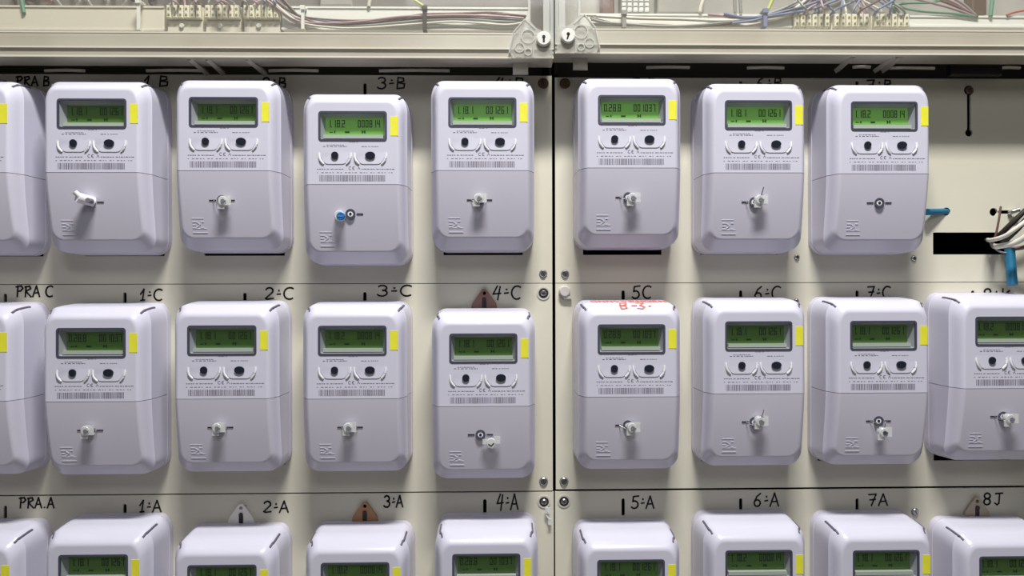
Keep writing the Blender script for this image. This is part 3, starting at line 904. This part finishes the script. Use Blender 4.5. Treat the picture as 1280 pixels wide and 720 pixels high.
# ------------------------------------------------------------------ the clear enclosures above
YF, YB = -.058, -.024
for side in (0, 1):
    x0, x1 = (X0, at(691.9, 50, YF).x) if side == 0 else (at(693.9, 50, YF).x, X1)
    zb = at(400, 72.5, YF).z if side == 0 else at(1000, 68.5, YF).z
    zt = .52
    side_name = 'left' if side == 0 else 'right'
    t = thing('enclosure_cover', ((x0 + x1) / 2, 0, zb), 'clear plastic enclosure cover with a beige rim, %s of the vertical joint' % side_name, 'cover', 'clear enclosure covers above the meters')
    L = t.location
    def bp(mb, name, m, sm=None, lab=None, par=None):
        o = mb.build(name, M[m], None, sm, lab)
        o.data.transform(Matrix.Translation(-L)); o.parent = par or t
        return o
    z1_, z2_, z3_ = zb + .0095, zb + .0125, zb + .0300
    # bottom floor of the cover and its stepped rim
    prof = [(YF + .001, zb), (YF, zb + .001), (YF, z1_), (YF - .0016, z1_ + .0004), (YF - .0016, z2_), (YF, z2_ + .0004), (YF + .0012, z3_), (YF + .0040, z3_ + .001), (YF + .0040, zb + .004), (YB, zb + .004), (YB, zb)]
    v = [(x, y, z) for x in (x0, x1) for y, z in prof]
    n = len(prof)
    f = [tuple(range(n)), tuple(range(n, 2 * n))[::-1]] + [(i, (i + 1) % n, n + (i + 1) % n, n + i) for i in range(n)]
    bp(MB().add(v, f), 'lower_rim', 'rim', 30)
    bp(MB().box((x0, YF - .0022, z1_ + .0008), (x1, YF - .0015, z2_ - .0004)), 'rim_bead', 'rimline')
    bp(MB().box((x0, YF - .0008, zb + .0002), (x1, YF + .0001, zb + .0022)), 'rim_bead', 'rimline')
    bp(MB().box((x0, YF + .0006, z3_ - .0014), (x1, YF + .0014, z3_ + .0002)), 'rim_bead', 'rimline')
    # pane
    bp(MB().box((x0 + .002, YF + .0014, z3_), (x1 - .002, YF + .0034, zt)), 'clear_pane', 'pane')
    bp(MB().box((x0, YF + .0034, zt), (x1, YB, zt + .003)), 'top_edge', 'pane')
    # vertical rims at both ends
    sgn = 1 if side == 0 else -1
    xe = x1 if side == 0 else x0
    rimw = .030
    bp(MB().box((xe - sgn * .004, YF - .001, zb + .006), (xe, YB, zt)), 'side_rim', 'siderim')
    bp(MB().box((xe - sgn * .012, YF + .0002, zb + .014), (xe - sgn * .0045, YF + .006, zt)), 'side_rim', 'siderim')
    bp(MB().box((xe - sgn * rimw, YF - .0004, z3_ + .002), (xe - sgn * (rimw - .003), YF + .004, zt)), 'side_rim', 'siderim')
    xo = x0 if side == 0 else x1
    bp(MB().box((xo, YF - .001, zb + .006), (xo + sgn * .004, YB, zt)), 'side_rim', 'siderim')
    # moulded corner with lock
    def cxx(u): return xe - sgn * u
    cp = [(.0015, -.0005), (.0480, -.0005), (.0520, .0060), (.0500, .0160), (.0440, .0300), (.0370, .0420), (.0290, .0440), (.0200, .0340), (.0120, .0300), (.0015, .0300)]
    cp = [(cxx(u), zb + .0012 + w_) for u, w_ in cp]
    if sgn > 0: cp = cp[::-1]
    bp(MB().prism(cp, YF - .0030, YF + .0030), 'moulded_corner', 'corner')
    for ra, uu, ww in ((.0085, .0300, .0250), (.0060, .0400, .0120), (.0045, .0300, .0070)):
        bp(MB().ring((cxx(uu), zb + ww), ra - .0012, ra, YF - .0042, YF - .0028), 'moulded_rib', 'siderim', 40)
    for (u0, w0, u1, w1) in ((.022, .034, .034, .045), (.034, .045, .047, .030), (.047, .030, .052, .006), (.024, .000, .024, .018)):
        bp(MB().tube([(cxx(u0), YF - .0032, zb + w0), (cxx(u1), YF - .0032, zb + w1)], .0010, 6), 'moulded_rib', 'siderim', 40)
    lp = at(679.5, 49, YF - .004) if side == 0 else at(710, 45.5, YF - .004)
    lk = bp(MB().cyl((lp.x, lp.z), .0084, YF - .0075, YF - .001, 24, bev=.0012), 'lock_barrel', 'lock', 40, 'pale round lock with keyhole')
    k = MB().cyl((lp.x, lp.z + .0018), .0020, YF - .0078, YF - .0070, 12)
    if side == 0: k.box((lp.x - .0012, YF - .0078, lp.z - .0046), (lp.x + .0012, YF - .0070, lp.z + .001))
    else: k.add([(lp.x - .0022, YF - .0078, lp.z - .0042), (lp.x - .0004, YF - .0078, lp.z - .0046), (lp.x + .0016, YF - .0078, lp.z + .0016), (lp.x - .0004, YF - .0078, lp.z + .0016)], [(0, 1, 2, 3)])
    kh = k.build('keyhole', M['black']); kh.data.transform(Matrix.Translation(-L)); kh.parent = lk
    # tabs and braces under the rim, light strips seen in the gap
    if side == 0:
        tabs = [(641, 660, 73, 89)]
        braces = [((236, 75), (262, 88)), ((258, 75), (282, 88)), ((308, 74), (334, 88))]
        strips = [(56, 106, 88.5), (183, 254, 88.5), (336, 398, 88.5), (474, 562, 88.5)]
    else:
        tabs = [(716, 734, 69, 88)]
        braces = [((1068, 71), (1042, 87)), ((1122, 71), (1090, 86)), ((1128, 71), (1100, 86))]
        strips = [(808, 862, 84.5), (934, 980, 85), (1066, 1088, 84), (1100, 1168, 85.5), (1248, 1275, 85)]
    for a_, b_, c_, d_ in tabs:
        p, q = at(a_, c_, -.040), at(b_, d_, -.040)
        bp(MB().box((p.x, -.044, zb - .014), (q.x, -.040, zb)), 'rim_tab', 'rim')
    for (a_, b_), (c_, d_) in braces:
        p, q = at(a_, b_, YF + .004), at(c_, d_, -.002)
        bp(MB().tube([(p.x, YF + .006, zb + .001), (q.x, -.010, zb - .0045)], .0036, 4, False), 'rim_brace', 'rim')
    for a_, b_, c_ in strips:
        p, q = at(a_, c_, .002), at(b_, c_, .002)
        bp(MB().tube([(p.x, .002, p.z), ((p.x + q.x) / 2, .0018, p.z + .0006), (q.x, .002, q.z)], .0019, 6), 'gap_strip', 'rail')
    # grey mounting plate behind
    o = MB().box((x0 + .006, -.004, zb + .020), (x1 - .006, -.001, zt)).build('mounting_plate', M['backplate' if side else 'darkplate'])
    recentre(o, ((x0 + x1) / 2, -.001, zb + .02))
    tag(o, 'grey mounting plate inside the %s clear enclosure' % side_name, 'plate', 'grey mounting plates inside the enclosures')
    # floor of the enclosure: beige strip, extended forward to block lamp light leaking through the rim
    o = MB().box((x0 + .006, -.0530, zb + .0060), (x1 - .004, -.0045, zb + .0085)).build('enclosure_floor', M['rail'])
    recentre(o, ((x0 + x1) / 2, -.01, zb + .006))
    tag(o, 'beige floor strip of the %s enclosure behind its rim' % side_name, 'strip', 'beige enclosure floor strips')
# white trunking
TY = -.030
def duct(xa, xb, y0, y1, label, m='duct'):
    p, q = at(xa, y0, TY), at(xb, y1, TY)
    za, zb_ = max(p.z, q.z), min(p.z, q.z)
    t = thing('cable_trunking', ((p.x + q.x) / 2, -.004, zb_), label, 'trunking', 'trunking inside the enclosures')
    L = t.location
    a = MB().bbox((p.x, TY, zb_ + .001), (q.x, -.006, za - .001), .0012).build('trunking_body', M[m]); a.data.transform(Matrix.Translation(-L)); a.parent = t
    for z in (zb_, za - .0022):
        b = MB().box((p.x, TY - .0012, z), (q.x, TY + .0030, z + .0022)).build('trunking_lip', M[m]); b.data.transform(Matrix.Translation(-L)); b.parent = t
    return t
duct(-60, 205, 6.5, 39, 'greyish trunking inside the enclosure at the far left of the photo', 'rail')
duct(352, 662, 8, 38.5, 'white trunking behind the brown wires, left of the vertical joint')
duct(724, 990, 17, 34.5, 'white trunking right of the vertical joint, left of the terminal blocks')
duct(1137, 1345, 19.5, 35, 'white trunking right of the terminal blocks at the right edge')
# terminal blocks
def tblock(xa, xb, y0, y1, label, low=False):
    p, q = at(xa, y0, -.034), at(xb, y1, -.034)
    za, zb_ = p.z, q.z
    t = thing('terminal_block', ((p.x + q.x) / 2, -.006, zb_), label, 'terminal block', 'ivory terminal blocks inside the enclosures')
    L = t.location
    def k(mb, nm, m, par=None, sm=None):
        o = mb.build(nm, M[m], None, sm); o.data.transform(Matrix.Translation(-L)); o.parent = par or t; return o
    k(MB().box((p.x, -.028, zb_), (q.x, -.006, za)), 'block_body', 'block')
    n = 6
    wv = (q.x - p.x) / n
    for i in range(n):
        c = p.x + wv * (i + .5)
        b = k(MB().bbox((c - wv * .42, -.036, zb_ + (za - zb_) * .08), (c + wv * .42, -.0275, za - (za - zb_) * .02), .0008), 'terminal', 'block')
        for fz in (.30, .72):
            k(MB().cyl((c, zb_ + (za - zb_) * fz), wv * .20, -.0366, -.0355, 8), 'terminal_screw', 'brass', b)
    if low:
        m = k(MB().box((p.x, -.030, zb_ - .0135), (q.x, -.006, zb_ - .0005)), 'block_skirt', 'rail')
        k(MB().cyl(((p.x + q.x) / 2 - .004, zb_ - .0065), .0030, -.0325, -.0298, 10, bev=.0006), 'mounting_screw', 'lock', None, 40)
for i, (a, b, l) in enumerate(((208, 252, 'leftmost of the three ivory terminal blocks in the left enclosure'), (256, 300, 'middle of the three ivory terminal blocks in the left enclosure'), (304, 349, 'rightmost of the three ivory terminal blocks in the left enclosure'))):
    tblock(a, b, 6.5, 24.5, l, True)
for i, (a, b, l) in enumerate(((992, 1037, 'leftmost of the three ivory terminal blocks in the right enclosure'), (1042, 1086, 'middle of the three ivory terminal blocks in the right enclosure'), (1092, 1136, 'rightmost of the three ivory terminal blocks in the right enclosure'))):
    tblock(a, b, 17.5, 35.5, l)
# grey switch gear behind, upper edge of the photo
def gear(xa, xb, y1, label, m='w_grey', rows=True):
    p, q = at(xa, y1, -.022), at(xb, y1, -.022)
    t = thing('switch_block', ((p.x + q.x) / 2, -.004, p.z), label, 'switchgear', 'grey switch blocks inside the enclosures')
    L = t.location
    a = MB().bbox((p.x, -.022, p.z), (q.x, -.0045, p.z + .055), .0015).build('block_body', M[m]); a.data.transform(Matrix.Translation(-L)); a.parent = t
    if rows:
        n = max(2, int((q.x - p.x) / .007)); wv = (q.x - p.x) / n
        for i in range(n):
            for j in range(3):
                c = p.x + wv * (i + .5)
                b = MB().bbox((c - wv * .35, -.0245, p.z + .001 + j * .006), (c + wv * .35, -.0215, p.z + .0055 + j * .006), .0006).build('switch_toggle', M['duct'])
                b.data.transform(Matrix.Translation(-L)); b.parent = t
gear(776, 812, 15.5, 'pale gridded switch block above the trunking right of the vertical joint', 'w_grey')
gear(752, 768, 17, 'narrow brown switch block near the right enclosure corner', 'w_brown', False)
gear(1216, 1234, 17, 'brownish block above the trunking near the right edge', 'rust', False)
gear(822, 880, 16, 'plain grey block above the trunking in the right enclosure', 'backplate', False)
gear(400, 440, 6.5, 'grey switch block above the white trunking in the left enclosure', 'backplate', False)

# wires inside the enclosures
LW = 'brown and grey wires along the left white trunking'
lw = [('w_brown', .0015, [(338, -6), (352, 6), (372, 19), (400, 24), (450, 26), (500, 22), (531, 18), (570, 17), (620, 16), (657, 22)]),
      ('w_grey', .0014, [(330, -6), (350, 10), (374, 24), (400, 31), (450, 32), (500, 28), (531, 25), (580, 24), (630, 27), (652, 26)]),
      ('w_pink', .0015, [(326, -6), (344, 8), (372, 26), (410, 29), (450, 27), (500, 21), (531, 20), (580, 19), (630, 21), (655, 23)]),
      ('w_blue', .0013, [(346, -6), (360, 8), (376, 20), (410, 26.5), (450, 29), (500, 27), (531, 23), (570, 25), (610, 25), (655, 25)]),
      ('w_brown', .0013, [(350, -6), (364, 10), (378, 22), (410, 31), (450, 30), (500, 25), (531, 22), (580, 21.5), (630, 18), (658, 20)]),
      ('w_white', .0013, [(334, -6), (352, 12), (376, 28), (410, 34), (450, 35), (520, 30), (570, 27), (630, 31), (655, 28)])]
names = ['brown', 'grey', 'mauve', 'blue', 'dark brown', 'white']
for i, (m, r, pts) in enumerate(lw):
    wire([at(x, y, -.034 - .0018 * (i % 3)) for x, y in pts], r, m, '%s wire curving along the white trunking in the left enclosure' % names[i], LW)
RW = 'wires along the right white trunking'
rw = [('w_brown', .0016, [(738, 22), (752, 26), (778, 31), (810, 31), (860, 33), (900, 31), (930, 27), (956, 22), (990, 10), (1030, -6)]),
      ('w_grey', .0018, [(739, 24), (756, 28), (780, 30), (830, 33), (880, 31), (920, 26), (956, 19), (985, 8), (1010, -6)]),
      ('w_blue', .0016, [(905, 17), (930, 22), (956, 20), (985, 13), (1010, 6), (1045, -6)]),
      ('w_pink', .0017, [(885, 18), (910, 21), (935, 27), (956, 24), (975, 18), (1000, 12), (1020, -6)]),
      ('w_white', .0020, [(745, 20), (800, 23), (850, 24), (900, 26), (940, 24), (956, 25), (980, 20), (1000, 6), (1015, -6)]),
      ('w_blue', .0016, [(915, 29), (940, 26), (958, 21), (990, 16), (1020, 10), (1060, -6)])]
names = ['brown', 'thick grey', 'upper blue', 'mauve', 'thick white', 'lower blue']
for i, (m, r, pts) in enumerate(rw):
    wire([at(x, y, -.034 - .0018 * (i % 3)) for x, y in pts], r, m, '%s wire along the trunking right of the vertical joint' % names[i], RW)
# wires fanning into the terminals
ORD = ['first', 'second', 'third', 'fourth', 'fifth', 'sixth', 'seventh', 'eighth', 'ninth', 'tenth', 'eleventh', 'twelfth', 'thirteenth', 'fourteenth', 'fifteenth', 'sixteenth',
       'seventeenth', 'eighteenth', 'nineteenth', 'twentieth', 'twenty-first', 'twenty-second']
COL = {'w_grey': 'grey', 'w_brown': 'brown', 'w_blue': 'blue', 'w_pink': 'mauve', 'w_white': 'white', 'w_black': 'black'}
rnd = random.Random(11)
for k in range(20):
    xe = 210 + k * 7.1
    m = rnd.choice(('w_grey', 'w_brown', 'w_blue', 'w_grey', 'w_pink'))
    s = rnd.uniform(-30, 30); yk = -.010 - .0019 * ((k * 7) % 20)
    wire([at(xe, 8, -.031), at(xe + s * .2, 3, yk - .006), at(xe + s * .7, -8, yk), at(xe + s * .9, -60, yk), at(xe + s * .6, -130, yk)], .0014, m, COL[m] + ' wire, %s from the left, rising from the left terminal blocks' % ORD[k], 'wires rising from the left terminal blocks')
for k in range(22):
    xe = 990 + k * 6.8
    m = rnd.choice(('w_blue', 'w_brown', 'w_pink', 'w_blue', 'w_grey', 'w_white'))
    s = rnd.uniform(-40, 50); yk = -.010 - .0018 * ((k * 7) % 22)
    wire([at(xe, 19, -.031), at(xe + s * .25, 11, yk - .004), at(xe + s * .9, 0, yk), at(xe + s * 1.4, -14, yk), at(xe + s * 1.8, -60, yk), at(xe + s * 1.2, -130, yk)], .0014, m, COL[m] + ' wire, %s from the left, rising from the right terminal blocks' % ORD[k], 'wires rising from the right terminal blocks')
for k in range(10):
    x = 20 + k * 19
    m = rnd.choice(('w_grey', 'w_black', 'w_brown', 'w_grey'))
    wire([at(x, 8, -.012), at(x + rnd.uniform(-6, 6), 0, -.014), at(x + rnd.uniform(-14, 14), -12, -.012), at(x + rnd.uniform(-20, 20), -130, -.012)], .0017, m, COL[m] + ' wire, %s from the left, behind the far left greyish trunking' % ORD[k], 'wires behind the left trunking')
sw = [('w_green', .0015, [(1105, -4), (1124, 8), (1150, 14), (1190, 17), (1222, 21)], 'green wire looping down to the trunking right of the terminal blocks'),
      ('w_green', .0014, [(1120, 16), (1116, 8), (1135, 4), (1165, 3), (1200, -6)], 'green wire curling over the rightmost terminal block'),
      ('w_pink', .0016, [(1128, -6), (1150, 0), (1185, 9), (1218, 20)], 'mauve wire slanting down towards the right trunking'),
      ('w_brown', .0017, [(1155, -6), (1180, 2), (1200, 10), (1222, 21)], 'brown wire slanting down towards the right trunking'),
      ('w_grey', .0016, [(1185, -6), (1205, 6), (1220, 20)], 'grey wire slanting steeply to the right trunking'),
      ('w_pink', .0016, [(1170, -6), (1196, 5), (1212, 16)], 'second mauve wire slanting to the right trunking'),
      ('w_green', .0024, [(1241, -6), (1238, 20)], 'upright green wire beside the brownish block'),
      ('w_red', .0014, [(1258, 19), (1270, 15), (1300, 10)], 'red wire above the trunking at the right edge'),
      ('w_yellow', .0016, [(512, -4), (521, 2), (530, 8)], 'yellow green wire end above the white trunking in the left enclosure'),
      ('w_white', .0022, [(463, -4), (461, 8)], 'upright white wire above the left white trunking'),
      ('w_green', .0022, [(26, -6), (28, 6), (30, 16)], 'pale green wire crossing the greyish trunking at the far left'),
      ('w_yellow', .0020, [(968, -6), (962, 8), (959, 14)], 'yellow green wire above the dark cable tie in the right enclosure'),
      ('w_white', .0024, [(882, -6), (877, 6), (875, 15)], 'upright white wire above the right white trunking'),
      ('w_grey', .0020, [(918, -6), (919, 16)], 'upright grey wire left of the right cable tie'),
      ('w_grey', .0020, [(925, -6), (926, 16)], 'second upright grey wire left of the right cable tie')]
for m, r, pts, lab in sw:
    wire([at(x, y, -.032) for x, y in pts], r, m, lab, 'single coloured wires inside the enclosures')
def tie(px, y0, y1, m, label, w_=5):
    a, b = at(px - w_ / 2, y0, -.040), at(px + w_ / 2, y1, -.040)
    o = MB().box((a.x, -.0425, b.z), (b.x, -.0405, a.z))
    o.box((a.x - .0008, -.0445, a.z - .005), (b.x + .0008, -.0405, a.z))
    o.box((a.x, -.0405, a.z - .0015), (b.x, -.028, a.z)); o.box((a.x, -.0405, b.z), (b.x, -.028, b.z + .0015))
    o = o.build('cable_tie', M[m]); recentre(o, ((a.x + b.x) / 2, -.028, b.z))
    tag(o, label, 'cable tie', 'cable ties inside the enclosures')
tie(531, 8, 38.5, 'w_black', 'dark cable tie around the wires in the left enclosure')
tie(780, 14, 35, 'w_grey', 'dark grey cable tie near the right enclosure corner')
tie(956, 12, 34, 'w_blue', 'bluish cable tie around the wires left of the right terminal blocks')
tie(379, 8, 37, 'duct', 'white cable tie where the wires bend in the left enclosure', 4)
tie(174, 0, 38, 'duct', 'white cable tie on the greyish trunking left of the terminal blocks', 4)
# bring the black flex piece seen in the gap at the right
a, b = at(1184, 91, -.004), at(1248, 83, -.004)
o = MB().bbox((a.x, -.012, Z0 - .0005), (b.x, -.003, b.z), .001).build('black_strip', M['black'])
recentre(o, ((a.x + b.x) / 2, -.003, Z0))
tag(o, 'matt black strip in the gap above the empty meter place', 'strip')
